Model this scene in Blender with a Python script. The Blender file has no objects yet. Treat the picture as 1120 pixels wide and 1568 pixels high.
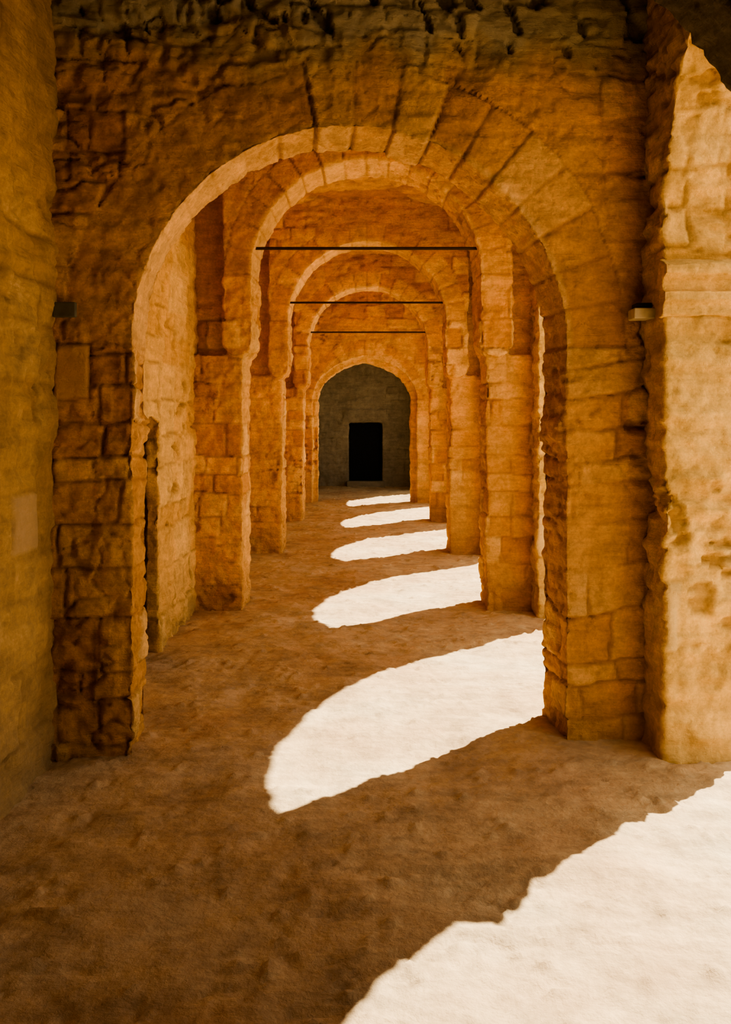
import bpy, bmesh, math
import numpy as np
from mathutils import Vector

sc = bpy.context.scene
# ------------------------------------------------------------------ noise
def _h(ix, iy, iz, s):
    h = (ix.astype(np.int64)*374761393 + iy.astype(np.int64)*668265263 + iz.astype(np.int64)*1274126177 + s*974634777) & 0xffffffff
    h = ((h ^ (h >> 13)) * 1274126177) & 0xffffffff
    h = ((h ^ (h >> 15)) * 2246822519) & 0xffffffff
    h = h ^ (h >> 16)
    return (h & 0xffffff) / float(0xffffff)
def vnoise(P, s=0):
    i = np.floor(P).astype(np.int64); f = P - i
    f = f*f*f*(f*(f*6-15)+10)
    r = 0
    for a in (0, 1):
        wa = f[:, 0] if a else 1-f[:, 0]
        for b in (0, 1):
            wb = f[:, 1] if b else 1-f[:, 1]
            for c in (0, 1):
                wc = f[:, 2] if c else 1-f[:, 2]
                r = r + wa*wb*wc*_h(i[:, 0]+a, i[:, 1]+b, i[:, 2]+c, s)
    return r*2-1
def fbm(P, o=4, s=0):
    r = 0; amp = .5
    for k in range(o):
        r = r + amp*vnoise(P*(2.03**k)+k*7.3, s+k); amp *= .5
    return r
def sstep(a, b, x):
    t = np.clip((x-a)/(b-a), 0, 1); return t*t*(3-2*t)
def rnd1(a, b, s):
    a = np.asarray(a); b = np.asarray(b)
    return _h(a, b, np.zeros_like(a), s)

# ------------------------------------------------------------------ mesh helpers
def extr(bm, poly, axis, a, b):
    lo = []; hi = []
    for (u, z) in poly:
        if axis == 'Y':
            lo.append(bm.verts.new((u, a, z))); hi.append(bm.verts.new((u, b, z)))
        else:
            lo.append(bm.verts.new((a, u, z))); hi.append(bm.verts.new((b, u, z)))
    fs = [bm.faces.new(lo), bm.faces.new(hi[::-1])]
    n = len(poly)
    for i in range(n):
        j = (i+1) % n
        fs.append(bm.faces.new((lo[i], hi[i], hi[j], lo[j])))
    bmesh.ops.recalc_face_normals(bm, faces=fs)
def box(bm, x0, x1, y0, y1, z0, z1):
    extr(bm, [(x0, z0), (x1, z0), (x1, z1), (x0, z1)], 'Y', y0, y1)
def arcpts(c, h, spring, rise=None, point=0.0, n=40):
    rise = h if rise is None else rise
    out = []
    for k in range(n+1):
        t = math.pi - math.pi*k/n
        x = math.cos(t); y = math.sin(t)
        y2 = y + point*(1-abs(x))**1.5 if point else y
        out.append((c+h*x, spring+rise*y2/(1+point)))
    return out
def comb(uL, uR, ztop, ops, z0=-.12):
    p = [(uL, z0)]
    for o in ops:
        c, h, sp = o[0], o[1], o[2]
        if len(o) > 3 and o[3] == 'rect':
            p += [(c-h, z0), (c-h, sp), (c+h, sp), (c+h, z0)]
        else:
            p.append((c-h, z0))
            p += arcpts(c, h, sp, o[3] if len(o) > 3 else None, o[4] if len(o) > 4 else 0)
            p.append((c+h, z0))
    p += [(uR, z0), (uR, ztop), (uL, ztop)]
    return p

def masonry(co, no, arches, seed, plaster, pit, rowh=.25, blkw=.42, topgrey=None, patches=(), erode=(), strata=.012, rubble=.012, pfun=None, rfun=None, vfun=None):
    P = co.copy()
    w1 = fbm(P*1.7+3.1, 2, seed+1)*.07 + fbm(P*9+1, 2, seed+5)*.022
    w2 = fbm(P*1.7+9.1, 2, seed+2)*.06 + fbm(P*9+4, 2, seed+6)*.022
    isx = np.abs(no[:, 0]) > np.abs(no[:, 1])
    u = np.where(isx, P[:, 1]+.13, P[:, 0]) + w1
    z = P[:, 2] + w2
    rs = np.random.RandomState(seed+11)
    bounds = np.cumsum(np.concatenate([[-.4], rs.uniform(rowh*.6, rowh*1.35, 60)]))
    row = np.clip(np.searchsorted(bounds, z)-1, 0, 59)
    z0 = bounds[row]; z1 = bounds[row+1]
    ww = blkw*(.6+.8*rnd1(row, row*0, seed+3)); off = rnd1(row, row*0+1, seed+4)*2
    q = (u+off)/ww
    bi = np.floor(q)
    jl = (rnd1(row*17+3, bi.astype(np.int64), seed+8)-.5)*.45
    q2 = q-bi
    bi2 = np.where(q2 < jl, bi-1, bi)
    jl0 = (rnd1(row*17+3, bi2.astype(np.int64), seed+8)-.5)*.45 + bi2
    jl1 = (rnd1(row*17+3, bi2.astype(np.int64)+1, seed+8)-.5)*.45 + bi2 + 1
    du = np.minimum(np.abs(q-jl0), np.abs(jl1-q))*ww
    dist = np.minimum(du, np.minimum(z-z0, z1-z))
    rid = rnd1(row*131+7, bi2.astype(np.int64)+isx*57, seed+9)
    ringm = np.zeros(len(P)); vous = np.zeros(len(P), bool)
    for (ax, c, sp, R, ring) in arches:
        uu = (P[:, 0] if ax == 'Y' else P[:, 1]) - c
        zz = P[:, 2]-sp
        r = np.sqrt(uu*uu+zz*zz)+w1*.4
        m = (zz > -.02) & (r < R+ring) & (r > R-.12)
        nseg = int(round(math.pi*R/.2))
        ang = np.arctan2(zz, uu)/math.pi*nseg + w1*.8
        ai = np.floor(ang); fa = (ang-ai)
        da = np.minimum(fa, 1-fa)*math.pi*R/nseg
        dr = np.abs(R+ring-r)
        dist = np.where(m, np.minimum(da, dr), dist)
        rid = np.where(m, rnd1(ai.astype(np.int64)+900, ai.astype(np.int64)*0+3, seed+14), rid)
        vous |= m
        rr = np.sqrt(uu*uu+zz*zz)
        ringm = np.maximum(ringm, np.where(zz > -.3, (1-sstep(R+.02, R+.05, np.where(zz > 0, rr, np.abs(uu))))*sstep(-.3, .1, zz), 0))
    joint = 1-sstep(.001, .016, dist)
    pf = pfun(P) if pfun else 0.0
    pm = sstep(-.10, .10, fbm(P*1.0+11.7, 4, seed+20)*1.2 + (plaster-.5)*1.1 + pf)
    vm = np.where(vous, .45, 1.0)
    if vfun is not None: vm = np.where(vous, .3+.65*vfun(P), 1.0)
    pm = np.where(vous, np.maximum(pm*vm, sstep(.7, 1., vm)), pm)
    jn = sstep(-.25, .15, fbm(P*3.3+2, 2, seed+25))
    d = -(joint*.017)*(1-pm*.82)*(.3+.7*jn) + (rid-.5)*.022*(1-pm*.85)
    ridge = 1-np.abs(fbm(P*4.2, 4, seed+50))*2
    soft = np.where(vous, .6, 1.0)
    d = d + (fbm(P*1.3, 3, seed+30)*.018 + fbm(P*6.5, 5, seed+33)*.024 - sstep(.82, 1.0, ridge)*.011)*soft
    d = d + fbm(P*18, 3, seed+36)*.013
    d = d + fbm(P*np.array([2.5, 2.5, 15.]), 4, seed+60)*strata*soft
    rz = sstep(.0, .22, fbm(P*.8+31, 3, seed+80)+.06)*np.where(vous, 0., 1.)
    if rfun is not None: rz = rz*0 + rfun(P)*np.where(vous, 0., 1.)
    kn = np.abs(vnoise(P*np.array([6.5, 6.5, 9.5])+fbm(P*9, 3, seed+81)[:, None]*.7, seed+82))
    d = d + rz*(sstep(0, .4, kn)*rubble-rubble*.6)
    P2 = P*np.array([8., 8., 12.])
    pn = vnoise(P2+fbm(P*5, 2, seed+2)[:, None], seed+40)*.65 + vnoise(P2*2.3, seed+41)*.35
    zone = sstep(-.1, .35, fbm(P*1.1+5, 3, seed+42)+pit-.5)*np.where(vous, .4, 1.)
    if topgrey is not None:
        # rows of pecked key holes in the upper render
        tg = sstep(topgrey-.14, topgrey+.12, P[:, 2]+w2)
        sh = P[:, 0]*1.0 + P[:, 2]*.35
        P3 = np.stack([sh*17, P[:, 1]*10, P[:, 2]*9], 1)+fbm(P*6, 2, seed+3)[:, None]*.4
        pn3 = vnoise(P3, seed+45)*.8+vnoise(P3*2.1, seed+46)*.2
        zone = zone*(1-tg)+tg; pn = pn*(1-tg)+(pn3-.07)*tg
        joint = joint*(1-tg); pm = np.maximum(pm, tg)
    for (y0, y1, za, zb) in erode:
        m = sstep(y0, y0+.08, P[:, 1])*(1-sstep(y1-.08, y1, P[:, 1]))*sstep(za-.1, za+.15, P[:, 2])*(1-sstep(zb-.15, zb+.1, P[:, 2]))
        d = d + m*(fbm(P*np.array([7, 7, 12.]), 4, seed+70)*.08-.014)
        zone = np.maximum(zone, m)
    pitm = sstep(.30, .42, pn)*zone
    d = d - pitm*.034
    pa = np.zeros(len(P))
    for (ax, u0, u1, za, zb) in patches:
        uu = P[:, 0] if ax == 'Y' else P[:, 1]
        sel = (~isx) if ax == 'Y' else isx
        dd = np.minimum(np.minimum(uu-u0, u1-uu), np.minimum(P[:, 2]-za, zb-P[:, 2]))+fbm(P*8, 3, seed+99)*.02
        m = np.where(sel, sstep(-.004, .008, dd), 0)
        ed = np.where(sel, 1-sstep(.0, .014, np.abs(dd+.006)), 0)
        d = d*(1-m*.8) + m*.004 - ed*.010
        pa = np.maximum(pa, m); pitm = pitm*(1-m); joint = np.maximum(joint*(1-m), ed)
    return d, rid, joint*(1-pm*.7), pm, pitm, pa, ringm

def bake(name, bm, voxel, mat, arches=(), seed=1, plaster=.5, pit=.3, rowh=.25, blkw=.42, topgrey=None, amp=1.0, loc=(0, 0, 0), rz=0.0, **kw):
    me = bpy.data.meshes.new(name+"_src"); bm.to_mesh(me); bm.free()
    tmp = bpy.data.objects.new("tmp", me); sc.collection.objects.link(tmp)
    md = tmp.modifiers.new("r", 'REMESH'); md.mode = 'VOXEL'; md.voxel_size = voxel; md.adaptivity = 0
    dg = bpy.context.evaluated_depsgraph_get()
    out = bpy.data.meshes.new_from_object(tmp.evaluated_get(dg))
    bpy.data.objects.remove(tmp); bpy.data.meshes.remove(me)
    n = len(out.vertices)
    co = np.empty(n*3, np.float32); out.vertices.foreach_get('co', co); co = co.reshape(-1, 3).astype(np.float64)
    no = np.empty(n*3, np.float32); out.vertices.foreach_get('normal', no); no = no.reshape(-1, 3).astype(np.float64)
    d, rid, jt, pm, pt, pa, rg = masonry(co, no, arches, seed, plaster, pit, rowh, blkw, topgrey, **kw)
    co2 = co + no*(d*amp)[:, None]
    out.vertices.foreach_set('co', co2.astype(np.float32).ravel())
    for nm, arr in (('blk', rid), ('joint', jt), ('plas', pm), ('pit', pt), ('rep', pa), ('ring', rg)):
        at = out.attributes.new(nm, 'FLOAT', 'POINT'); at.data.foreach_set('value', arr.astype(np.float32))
    out.polygons.foreach_set('use_smooth', [True]*len(out.polygons))
    out.update()
    out.name = name
    ob = bpy.data.objects.new(name, out); sc.collection.objects.link(ob)
    ob.data.materials.clear(); ob.data.materials.append(mat)
    ob.location = loc; ob.rotation_euler = (0, 0, rz)
    return ob

# ------------------------------------------------------------------ materials
class NT:
    def __init__(s, name):
        s.m = bpy.data.materials.new(name); s.m.use_nodes = True; s.t = s.m.node_tree
        s.b = s.t.nodes['Principled BSDF']; s.b.inputs['Roughness'].default_value = .92
        if 'Specular IOR Level' in s.b.inputs: s.b.inputs['Specular IOR Level'].default_value = .12
    def n(s, typ, **kw):
        nd = s.t.nodes.new(typ)
        for k, v in kw.items(): setattr(nd, k, v)
        return nd
    def l(s, a, b): s.t.links.new(a, b)
    def noise(s, scale, detail=5, vec=None, rough=.55):
        nd = s.n('ShaderNodeTexNoise'); nd.inputs['Scale'].default_value = scale; nd.inputs['Detail'].default_value = detail
        nd.inputs['Roughness'].default_value = rough
        if vec is not None: s.l(vec, nd.inputs['Vector'])
        return nd.outputs['Fac']
    def ramp(s, f, p):
        nd = s.n('ShaderNodeValToRGB'); e = nd.color_ramp.elements
        while len(e) < len(p): e.new(.5)
        for k, (a, c) in enumerate(p):
            e[k].position = a; e[k].color = (c[0], c[1], c[2], 1) if isinstance(c, tuple) else (c, c, c, 1)
        s.l(f, nd.inputs['Fac']); return nd.outputs['Color']
    def mix(s, fac, a, b, bt='MIX'):
        nd = s.n('ShaderNodeMix', data_type='RGBA', blend_type=bt)
        for inp, v in ((nd.inputs[0], fac), (nd.inputs[6], a), (nd.inputs[7], b)):
            if isinstance(v, (int, float)): inp.default_value = v
            elif isinstance(v, tuple): inp.default_value = (v[0], v[1], v[2], 1)
            else: s.l(v, inp)
        return nd.outputs[2]
    def math(s, op, a, b=0.0, clamp=False):
        nd = s.n('ShaderNodeMath', operation=op); nd.use_clamp = clamp
        for inp, v in ((nd.inputs[0], a), (nd.inputs[1], b)):
            if isinstance(v, (int, float)): inp.default_value = v
            else: s.l(v, inp)
        return nd.outputs[0]
    def scaled(s, vec, sx, sy, sz):
        nd = s.n('ShaderNodeMapping'); nd.inputs['Scale'].default_value = (sx, sy, sz); s.l(vec, nd.inputs[0]); return nd.outputs[0]
    def attr(s, nm):
        nd = s.n('ShaderNodeAttribute'); nd.attribute_name = nm; return nd.outputs['Fac']
    def stepat(s, val, a, w=.05):
        f = s.n('ShaderNodeMapRange'); s.l(val, f.inputs[0]); f.inputs[1].default_value = a-w; f.inputs[2].default_value = a+w
        return f.outputs[0]

def stone(name, dark, mid, light, plas, grey_z=None, grey_y=None, base=(.44, .26, .11), bump=1.0, orange_y=None, dim_y=None):
    s = NT(name)
    tc = s.n('ShaderNodeTexCoord').outputs['Object']
    blk = s.attr('blk'); jt = s.attr('joint'); pm = s.attr('plas'); pt = s.attr('pit'); rp = s.attr('rep'); rg = s.attr('ring')
    sep = s.n('ShaderNodeSeparateXYZ'); s.l(tc, sep.inputs[0])
    c = s.ramp(blk, [(0.0, dark), (.5, mid), (1.0, light)])
    pl = s.mix(s.ramp(s.noise(1.6, 6, tc), [(.35, 0.), (.65, 1.)]), plas, mid)
    c = s.mix(s.math('MULTIPLY', pm, .75), c, pl)
    if orange_y is not None:   # left wall coloured brighter orange past the first arch, painting in bounce light
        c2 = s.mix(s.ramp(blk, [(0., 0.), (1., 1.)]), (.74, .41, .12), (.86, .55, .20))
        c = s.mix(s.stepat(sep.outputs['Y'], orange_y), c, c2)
    c = s.mix(s.math('MULTIPLY', rg, .55), c, (min(light[0]*1.05, .92), light[1]*1.1, light[2]*1.2))  # pale soffit stones; the lightening also paints in bounce light under the arches
    big = s.ramp(s.noise(.8, 4, tc), [(.3, .76), (.7, 1.12)])
    c = s.mix(1.0, c, big, 'MULTIPLY')
    med = s.ramp(s.noise(6, 8, tc, .7), [(.36, .76), (.5, .97), (.64, 1.14)])
    c = s.mix(1.0, c, med, 'MULTIPLY')
    st = s.ramp(s.noise(3, 6, s.scaled(tc, 1, 1, 7), .65), [(.35, .84), (.62, 1.08)])
    c = s.mix(.8, c, st, 'MULTIPLY')
    fine = s.ramp(s.noise(45, 5, tc, .75), [(.35, .86), (.65, 1.11)])
    c = s.mix(1.0, c, fine, 'MULTIPLY')
    c = s.mix(s.math('MULTIPLY', jt, .55), c, (dark[0]*.45, dark[1]*.42, dark[2]*.4))
    c = s.mix(s.math('MULTIPLY', pt, .6), c, (dark[0]*.4, dark[1]*.36, dark[2]*.34))
    c = s.mix(s.math('MULTIPLY', rp, .6), c, (light[0]*.9, light[1]*.95, light[2]*1.2))
    if grey_z is not None:
        zz = s.math('ADD', sep.outputs['Z'], s.math('MULTIPLY', s.math('SUBTRACT', s.noise(2.2, 4, tc), .5), .7))
        f = s.n('ShaderNodeMapRange'); s.l(zz, f.inputs[0]); f.inputs[1].default_value = grey_z-.15; f.inputs[2].default_value = grey_z+.2
        g = s.mix(s.math('MULTIPLY', pt, .75), (.38, .335, .225), (.08, .065, .045))
        c = s.mix(s.math('MULTIPLY', f.outputs[0], .95), c, s.mix(1.0, g, med, 'MULTIPLY'))
    if dim_y is not None:  # near vault painted dark to cut bounce light into the foreground
        c = s.mix(s.math('SUBTRACT', 1.0, s.stepat(sep.outputs['Y'], dim_y)), c, s.mix(1.0, (.24, .195, .13), med, 'MULTIPLY'))
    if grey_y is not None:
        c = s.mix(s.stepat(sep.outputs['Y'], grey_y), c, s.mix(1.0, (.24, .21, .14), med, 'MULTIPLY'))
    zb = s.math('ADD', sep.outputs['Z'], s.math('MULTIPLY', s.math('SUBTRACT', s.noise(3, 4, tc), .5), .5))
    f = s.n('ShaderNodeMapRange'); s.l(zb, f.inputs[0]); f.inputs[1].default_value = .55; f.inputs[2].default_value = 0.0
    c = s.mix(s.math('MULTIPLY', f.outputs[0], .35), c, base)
    s.l(c, s.b.inputs['Base Color'])
    vo = s.n('ShaderNodeTexVoronoi'); vo.inputs['Scale'].default_value = 26; s.l(tc, vo.inputs['Vector'])
    h = s.math('ADD', s.noise(16, 10, tc, .72), s.math('MULTIPLY', s.noise(4, 6, s.scaled(tc, 1, 1, 9), .7), .6))
    h = s.math('ADD', h, s.math('MULTIPLY', s.math('MINIMUM', vo.outputs['Distance'], .35), .5))
    bp = s.n('ShaderNodeBump'); bp.inputs['Strength'].default_value = bump; bp.inputs['Distance'].default_value = .028
    s.l(h, bp.inputs['Height']); s.l(bp.outputs[0], s.b.inputs['Normal'])
    return s.m

D = (.63, .295, .08); M = (.79, .42, .13); L = (.88, .55, .21); PL = (.82, .465, .155)
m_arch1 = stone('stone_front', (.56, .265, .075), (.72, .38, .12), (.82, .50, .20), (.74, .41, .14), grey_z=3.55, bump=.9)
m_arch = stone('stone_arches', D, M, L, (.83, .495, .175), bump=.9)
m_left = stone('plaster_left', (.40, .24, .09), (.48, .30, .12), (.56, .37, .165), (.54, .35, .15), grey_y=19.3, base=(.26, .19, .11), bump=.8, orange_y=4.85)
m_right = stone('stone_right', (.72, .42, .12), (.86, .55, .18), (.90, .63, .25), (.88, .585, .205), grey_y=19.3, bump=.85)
m_ceil = stone('vault_stone', D, M, L, (.76, .43, .14), grey_y=19.3, dim_y=4.8)
m_rear = stone('darkened_stone', (.13, .105, .07), (.17, .14, .09), (.2, .17, .11), (.17, .14, .1))  # albedo set dark to cut indirect bounce and keep the side chamber shaded
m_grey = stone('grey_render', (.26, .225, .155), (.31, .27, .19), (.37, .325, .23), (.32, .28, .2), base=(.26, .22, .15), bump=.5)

def simple(name, col, rough=.6, metal=0.):
    s = NT(name); s.b.inputs['Roughness'].default_value = rough; s.b.inputs['Metallic'].default_value = metal
    tc = s.n('ShaderNodeTexCoord').outputs['Object']
    v = s.ramp(s.noise(18, 5, tc), [(.3, .75), (.7, 1.15)])
    s.l(s.mix(1.0, col, v, 'MULTIPLY'), s.b.inputs['Base Color'])
    return s.m
m_iron = simple('rusty_iron', (.05, .032, .02), .7, .4)
m_box = simple('grey_green_plate', (.12, .115, .08), .6)
m_cream = simple('cream_plastic', (.62, .55, .40), .5)
m_black = simple('dark_void', (.012, .014, .016), .9)

def floor_mat():
    s = NT('packed_earth'); tc = s.n('ShaderNodeTexCoord').outputs['Object']
    c = s.ramp(s.noise(.9, 6, tc, .6), [(.3, (.46, .29, .155)), (.5, (.55, .385, .215)), (.7, (.59, .46, .285))])
    c = s.mix(1.0, c, s.ramp(s.noise(3.2, 10, tc, .72), [(.36, .73), (.5, .96), (.62, 1.08)]), 'MULTIPLY')
    c = s.mix(1.0, c, s.ramp(s.noise(3, 7, s.scaled(tc, 1, 3.5, 1), .65), [(.35, .85), (.6, 1.05)]), 'MULTIPLY')
    c = s.mix(1.0, c, s.ramp(s.noise(24, 5, tc, .7), [(.35, .88), (.65, 1.05)]), 'MULTIPLY')
    s.l(c, s.b.inputs['Base Color'])
    h = s.math('ADD', s.noise(5, 9, tc, .62), s.math('MULTIPLY', s.noise(30, 6, tc, .65), .2))
    bp = s.n('ShaderNodeBump'); bp.inputs['Strength'].default_value = .7; bp.inputs['Distance'].default_value = .04
    s.l(h, bp.inputs['Height']); s.l(bp.outputs[0], s.b.inputs['Normal'])
    return s.m
m_floor = floor_mat()

# ------------------------------------------------------------------ floor
def grid(name, x0, x1, y0, y1, st, mat, amp=1.0, z=0):
    nx = int((x1-x0)/st)+1; ny = int((y1-y0)/st)+1
    X, Y = np.meshgrid(np.linspace(x0, x1, nx), np.linspace(y0, y1, ny))
    P = np.stack([X.ravel(), Y.ravel(), np.zeros(X.size)], 1)
    Z = fbm(P*1.1, 3, 77)*.03 + fbm(P*5, 4, 78)*.018
    cr = np.abs(fbm(P*np.array([1.2, 2.2, 1])+3, 4, 79)); Z -= (1-sstep(0, .02, cr))*.012
    pb = vnoise(P*14, 91)*.6+vnoise(P*31, 92)*.4
    Z += sstep(.52, .66, pb)*.014
    P[:, 2] = Z*amp + z
    me = bpy.data.meshes.new(name)
    idx = np.arange(nx*ny).reshape(ny, nx)
    F = np.stack([idx[:-1, :-1].ravel(), idx[:-1, 1:].ravel(), idx[1:, 1:].ravel(), idx[1:, :-1].ravel()], 1)
    me.from_pydata(P.tolist(), [], F.tolist())
    me.polygons.foreach_set('use_smooth', [True]*len(me.polygons))
    ob = bpy.data.objects.new(name, me); sc.collection.objects.link(ob); me.materials.append(mat)
    return ob
grid('floor', -2.7, 2.4, -4.2, 25.2, .022, m_floor)
grid('courtyard_ground', 2.4, 30, -20, 45, .5, m_floor, .6)

# ------------------------------------------------------------------ walls
ZT = 4.75
bays = [(1.87, 4.43), (5.29, 7.75), (8.88, 11.3), (12.45, 14.9), (16.05, 18.5), (19.75, 22.15)]
AP = 3.95; SPR = 2.62
ops = [((a+b)/2, (b-a)/2, SPR, AP-SPR) for a, b in bays]
ops[0] = (ops[0][0], ops[0][1], 2.80, 1.03)
bm = bmesh.new()
extr(bm, comb(-4.2, 25, ZT, ops), 'X', 1.47, 1.92)
box(bm, 1.5, 1.9, 1.75, 2.6, -.12, 4.4)   # block added out of view to cut bounce light from the first bay
ar = [('X', c, sp+.08, h, .3) for c, h, sp, rr in ops[1:]]
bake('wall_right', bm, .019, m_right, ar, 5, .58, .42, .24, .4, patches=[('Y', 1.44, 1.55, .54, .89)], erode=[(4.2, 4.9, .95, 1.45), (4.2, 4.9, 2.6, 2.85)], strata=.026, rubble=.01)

bm = bmesh.new()
extr(bm, comb(-4.2, 25, ZT, [(6.22, .42, 1.72, 'rect')]), 'X', -1.68, -1.58)
extr(bm, comb(-4.2, 25, ZT, [(6.45, .95, 1.95, 'rect')]), 'X', -2.05, -1.66)
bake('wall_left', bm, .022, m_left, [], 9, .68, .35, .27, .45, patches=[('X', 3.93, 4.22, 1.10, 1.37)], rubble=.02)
bm = bmesh.new()   # dark side chamber behind the little doorway
box(bm, -2.75, -2.62, 5.3, 7.6, -.1, 2.3); box(bm, -2.7, -2.06, 5.3, 5.45, -.1, 2.3)
box(bm, -2.7, -2.06, 7.45, 7.6, -.1, 2.3); box(bm, -2.7, -2.06, 5.3, 7.6, 2.1, 2.3)
bake('side_chamber', bm, .04, m_rear, [], 3, .5, .2)
bm = bmesh.new(); box(bm, -2.1, 2.0, -4.2, -3.9, -.1, ZT)
bake('wall_rear', bm, .05, m_rear, [], 12)

# back wall with small doorway
bm = bmesh.new()
dc = -.10
extr(bm, [(-2.1, -.1), (2., -.1), (2., ZT), (-2.1, ZT)], 'Y', 24.25, 24.5)
extr(bm, comb(-2.1, 2., ZT, [(dc, .45, 1.72, 'rect')]), 'Y', 23.9, 24.3)
box(bm, dc-.6, dc+.6, 23.86, 24.0, 1.72, 2.05)
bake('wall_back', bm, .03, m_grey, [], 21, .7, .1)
def prim_box(name, x0, x1, y0, y1, z0, z1, mat, bev=.0, parent=None):
    bm = bmesh.new(); box(bm, x0, x1, y0, y1, z0, z1)
    if bev: bmesh.ops.bevel(bm, geom=bm.edges[:], offset=bev, segments=3, affect='EDGES', profile=.6)
    me = bpy.data.meshes.new(name); bm.to_mesh(me); bm.free(); me.materials.append(mat)
    ob = bpy.data.objects.new(name, me); sc.collection.objects.link(ob)
    if parent: ob.parent = parent
    return ob
prim_box('door_1', dc-.45, dc+.45, 24.12, 24.2, .02, 1.72, m_black, .01)
prim_box('stone_step', dc-.5, dc+.5, 23.6, 23.88, -.02, .16, m_grey, .02)

# ceiling vault
bm = bmesh.new()
cxm = -.05; hw = 1.56
poly = [(-2.05, 4.12)] + [(-1.62, 4.12)] + arcpts(cxm, hw, 4.12, .5, n=30)[1:-1] + [(1.52, 4.12), (1.92, 4.12), (1.92, 5.1), (-2.05, 5.1)]
extr(bm, poly, 'Y', -4.2, 25)
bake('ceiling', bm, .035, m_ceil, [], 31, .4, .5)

# ------------------------------------------------------------------ transverse arches
R1 = 1.125; S1 = 2.10; T1 = .42
bm = bmesh.new()
extr(bm, comb(-1.72, 1.62, ZT, [(0, R1, S1)]), 'Y', 0, T1)
for sx in (-1, 1):   # worn impost stones
    x0, x1 = sorted((sx*(R1-.02), sx*(R1+.25)))
    box(bm, x0, x1, .04, T1+.01, 1.60, 1.72)
def pf1(P):
    left = (1-sstep(-1.15, -1.05, P[:, 0]))*(1-sstep(2.2, 2.5, P[:, 2]))
    right = sstep(1.05, 1.12, P[:, 0])*(1-sstep(2.0, 2.4, P[:, 2]))
    return -.75*left - .4*right + .12*sstep(.2, .6, P[:, 0])*sstep(2.2, 2.6, P[:, 2])
def rf1(P):
    a = (1-sstep(-.3, .3, P[:, 0]+fbm(P*2, 2, 5)*.5))*sstep(2.45, 2.8, P[:, 2])
    b = (1-sstep(-1.22, -1.14, P[:, 0]))*(1-sstep(1.1, 1.4, P[:, 2]))*.9
    return np.maximum(np.maximum(a, b), .3)
def vf1(P):   # render still covers the voussoirs on the left haunch
    return 1-sstep(-.55, -.1, P[:, 0]+fbm(P*1.5, 2, 8)*.4)
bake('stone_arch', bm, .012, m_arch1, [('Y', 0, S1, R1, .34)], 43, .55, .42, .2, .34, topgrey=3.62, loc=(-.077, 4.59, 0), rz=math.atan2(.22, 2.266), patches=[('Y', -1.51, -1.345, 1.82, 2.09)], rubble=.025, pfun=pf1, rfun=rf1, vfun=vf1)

def bay_arch(name, d, seed, vox):
    bm = bmesh.new()
    box(bm, -1.75, -1.144, d, d+.5, -.1, 2.32)
    box(bm, 1.056, 1.65, d, d+.5, -.1, 2.32)
    c = -.03; h = 1.02; sp = 3.03
    def leg(uo, ui):
        pts = []
        for k in range(9):
            t = math.pi*k/8
            m = (uo+ui)/2; r = abs(uo-ui)/2
            pts.append((m - r*math.cos(t), 2.42 - .13*math.sin(t)))
        return pts
    p = leg(-1.31, c-h) + arcpts(c, h, sp) + leg(c+h, 1.28) + [(1.28, ZT), (-1.31, ZT)]
    extr(bm, p, 'Y', d-.10, d+.46)
    box(bm, -1.75, -1.2, d+.1, d+.42, 2.2, ZT)
    box(bm, 1.2, 1.65, d+.1, d+.42, 2.2, ZT)
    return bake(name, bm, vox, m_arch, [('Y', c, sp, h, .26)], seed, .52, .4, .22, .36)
bay_arch('stone_arch', 8.01, 51, .0165)
bay_arch('stone_arch', 11.58, 61, .022)
bay_arch('stone_arch', 15.32, 71, .028)
bm = bmesh.new()
extr(bm, comb(-1.75, 1.65, ZT, [(-.1, 1.11, 2.2, .93, .12)]), 'Y', 18.9, 19.2)
extr(bm, comb(-1.6, 1.5, 3.6, [(-.11, 1.0, 2.15, .86, .12)]), 'Y', 19.1, 19.35)
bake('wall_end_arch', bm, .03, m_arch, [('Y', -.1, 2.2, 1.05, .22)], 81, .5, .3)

# haunch of the broken transverse arch just ahead of the viewer
bm = bmesh.new()
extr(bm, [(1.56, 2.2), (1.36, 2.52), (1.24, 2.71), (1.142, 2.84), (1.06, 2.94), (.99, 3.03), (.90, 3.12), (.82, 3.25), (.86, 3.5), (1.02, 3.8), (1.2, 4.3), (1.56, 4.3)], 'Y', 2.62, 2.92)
bake('broken_arch_springer', bm, .02, m_rear, [], 88, .5, .4, .2, .3, amp=.6)

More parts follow.
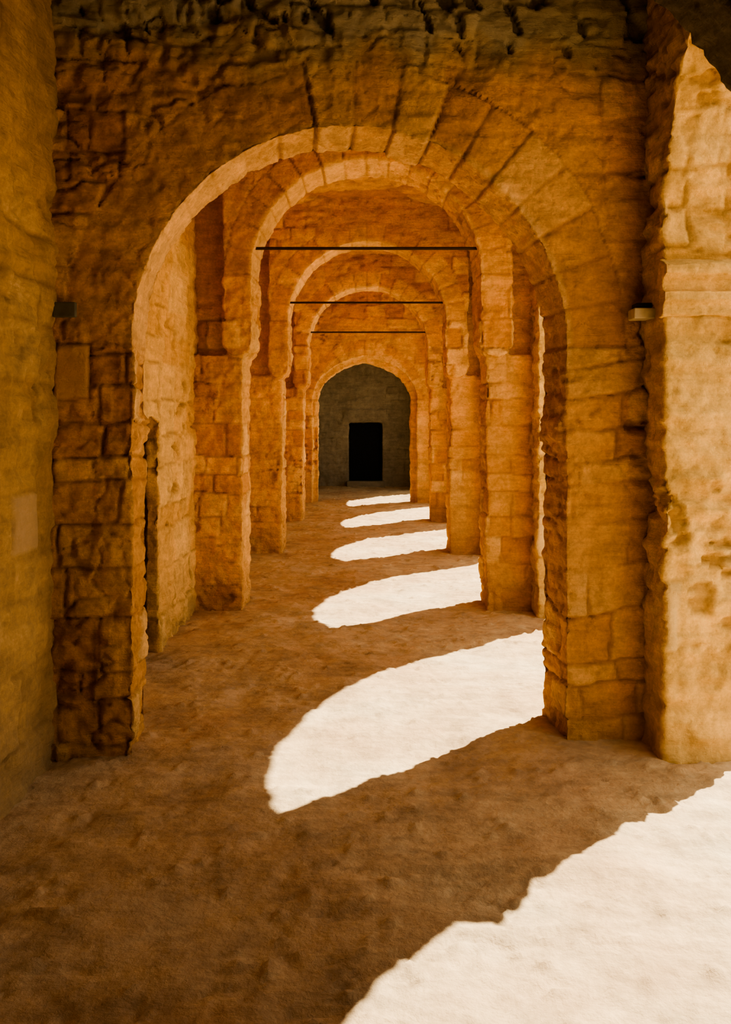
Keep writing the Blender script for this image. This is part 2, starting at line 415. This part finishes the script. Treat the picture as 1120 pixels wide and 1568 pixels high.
# tie rods
def rod(d, x0, x1):
    bm = bmesh.new()
    bmesh.ops.create_cone(bm, segments=12, radius1=.014, radius2=.014, depth=x1-x0, cap_ends=True)
    for v in bm.verts: v.co = Vector((v.co.z+(x0+x1)/2, v.co.y+d, v.co.x+3.27))
    me = bpy.data.meshes.new('iron_tie_rod'); bm.to_mesh(me); bm.free(); me.materials.append(m_iron)
    ob = bpy.data.objects.new('iron_tie_rod', me); sc.collection.objects.link(ob)
for d in (8.01, 11.58, 15.32): rod(d-.02, -1.06, 1.02)

# small fixtures
prim_box('junction_box', -1.575, -1.46, 4.40, 4.43, 2.22, 2.295, m_box, .008)
e = bpy.data.objects.new('wall_lamp', None); sc.collection.objects.link(e)
prim_box('lamp_body', 1.37, 1.49, 4.58, 4.70, 2.235, 2.29, m_cream, .008, e)
prim_box('lamp_top', 1.39, 1.47, 4.61, 4.70, 2.292, 2.32, m_iron, .006, e)

# impost moulding on the near jamb of the side arcade
bm = bmesh.new()
prof = [(0.03, 2.22), (-.025, 2.23), (-.03, 2.275), (-.062, 2.30), (-.062, 2.345), (-.022, 2.36), (-.022, 2.405), (-.085, 2.43), (-.085, 2.475), (-.02, 2.50), (.03, 2.52)]
extr(bm, [(4.43+a, z) for a, z in prof], 'X', 1.455, 1.935)
bake('impost_moulding', bm, .007, m_right, [], 91, 1.0, 0, amp=.35)

# ------------------------------------------------------------------ light
sun = bpy.data.lights.new('sun', 'SUN'); sun.energy = 19; sun.angle = math.radians(.5); sun.color = (1, .92, .74)
so = bpy.data.objects.new('sun', sun); sc.collection.objects.link(so)
so.rotation_euler = Vector((-.74, -.67, -1.22)).to_track_quat('-Z', 'Y').to_euler()
w = bpy.data.worlds.new('World'); sc.world = w; w.use_nodes = True
bg = w.node_tree.nodes['Background']; bg.inputs[0].default_value = (1, .89, .70, 1); bg.inputs[1].default_value = 1.8

# ------------------------------------------------------------------ camera
cam = bpy.data.cameras.new('camera'); co = bpy.data.objects.new('camera', cam); sc.collection.objects.link(co)
co.location = (0, 0, 1.69); co.rotation_euler = (math.radians(90), 0, 0)
cam.sensor_fit = 'AUTO'; cam.sensor_width = 36; cam.lens = 31.18
cam.shift_x = -6/1568; cam.shift_y = -135/1568
sc.camera = co
sc.view_settings.view_transform = 'AgX'
sc.view_settings.look = 'AgX - Medium High Contrast'
sc.view_settings.exposure = 0.1
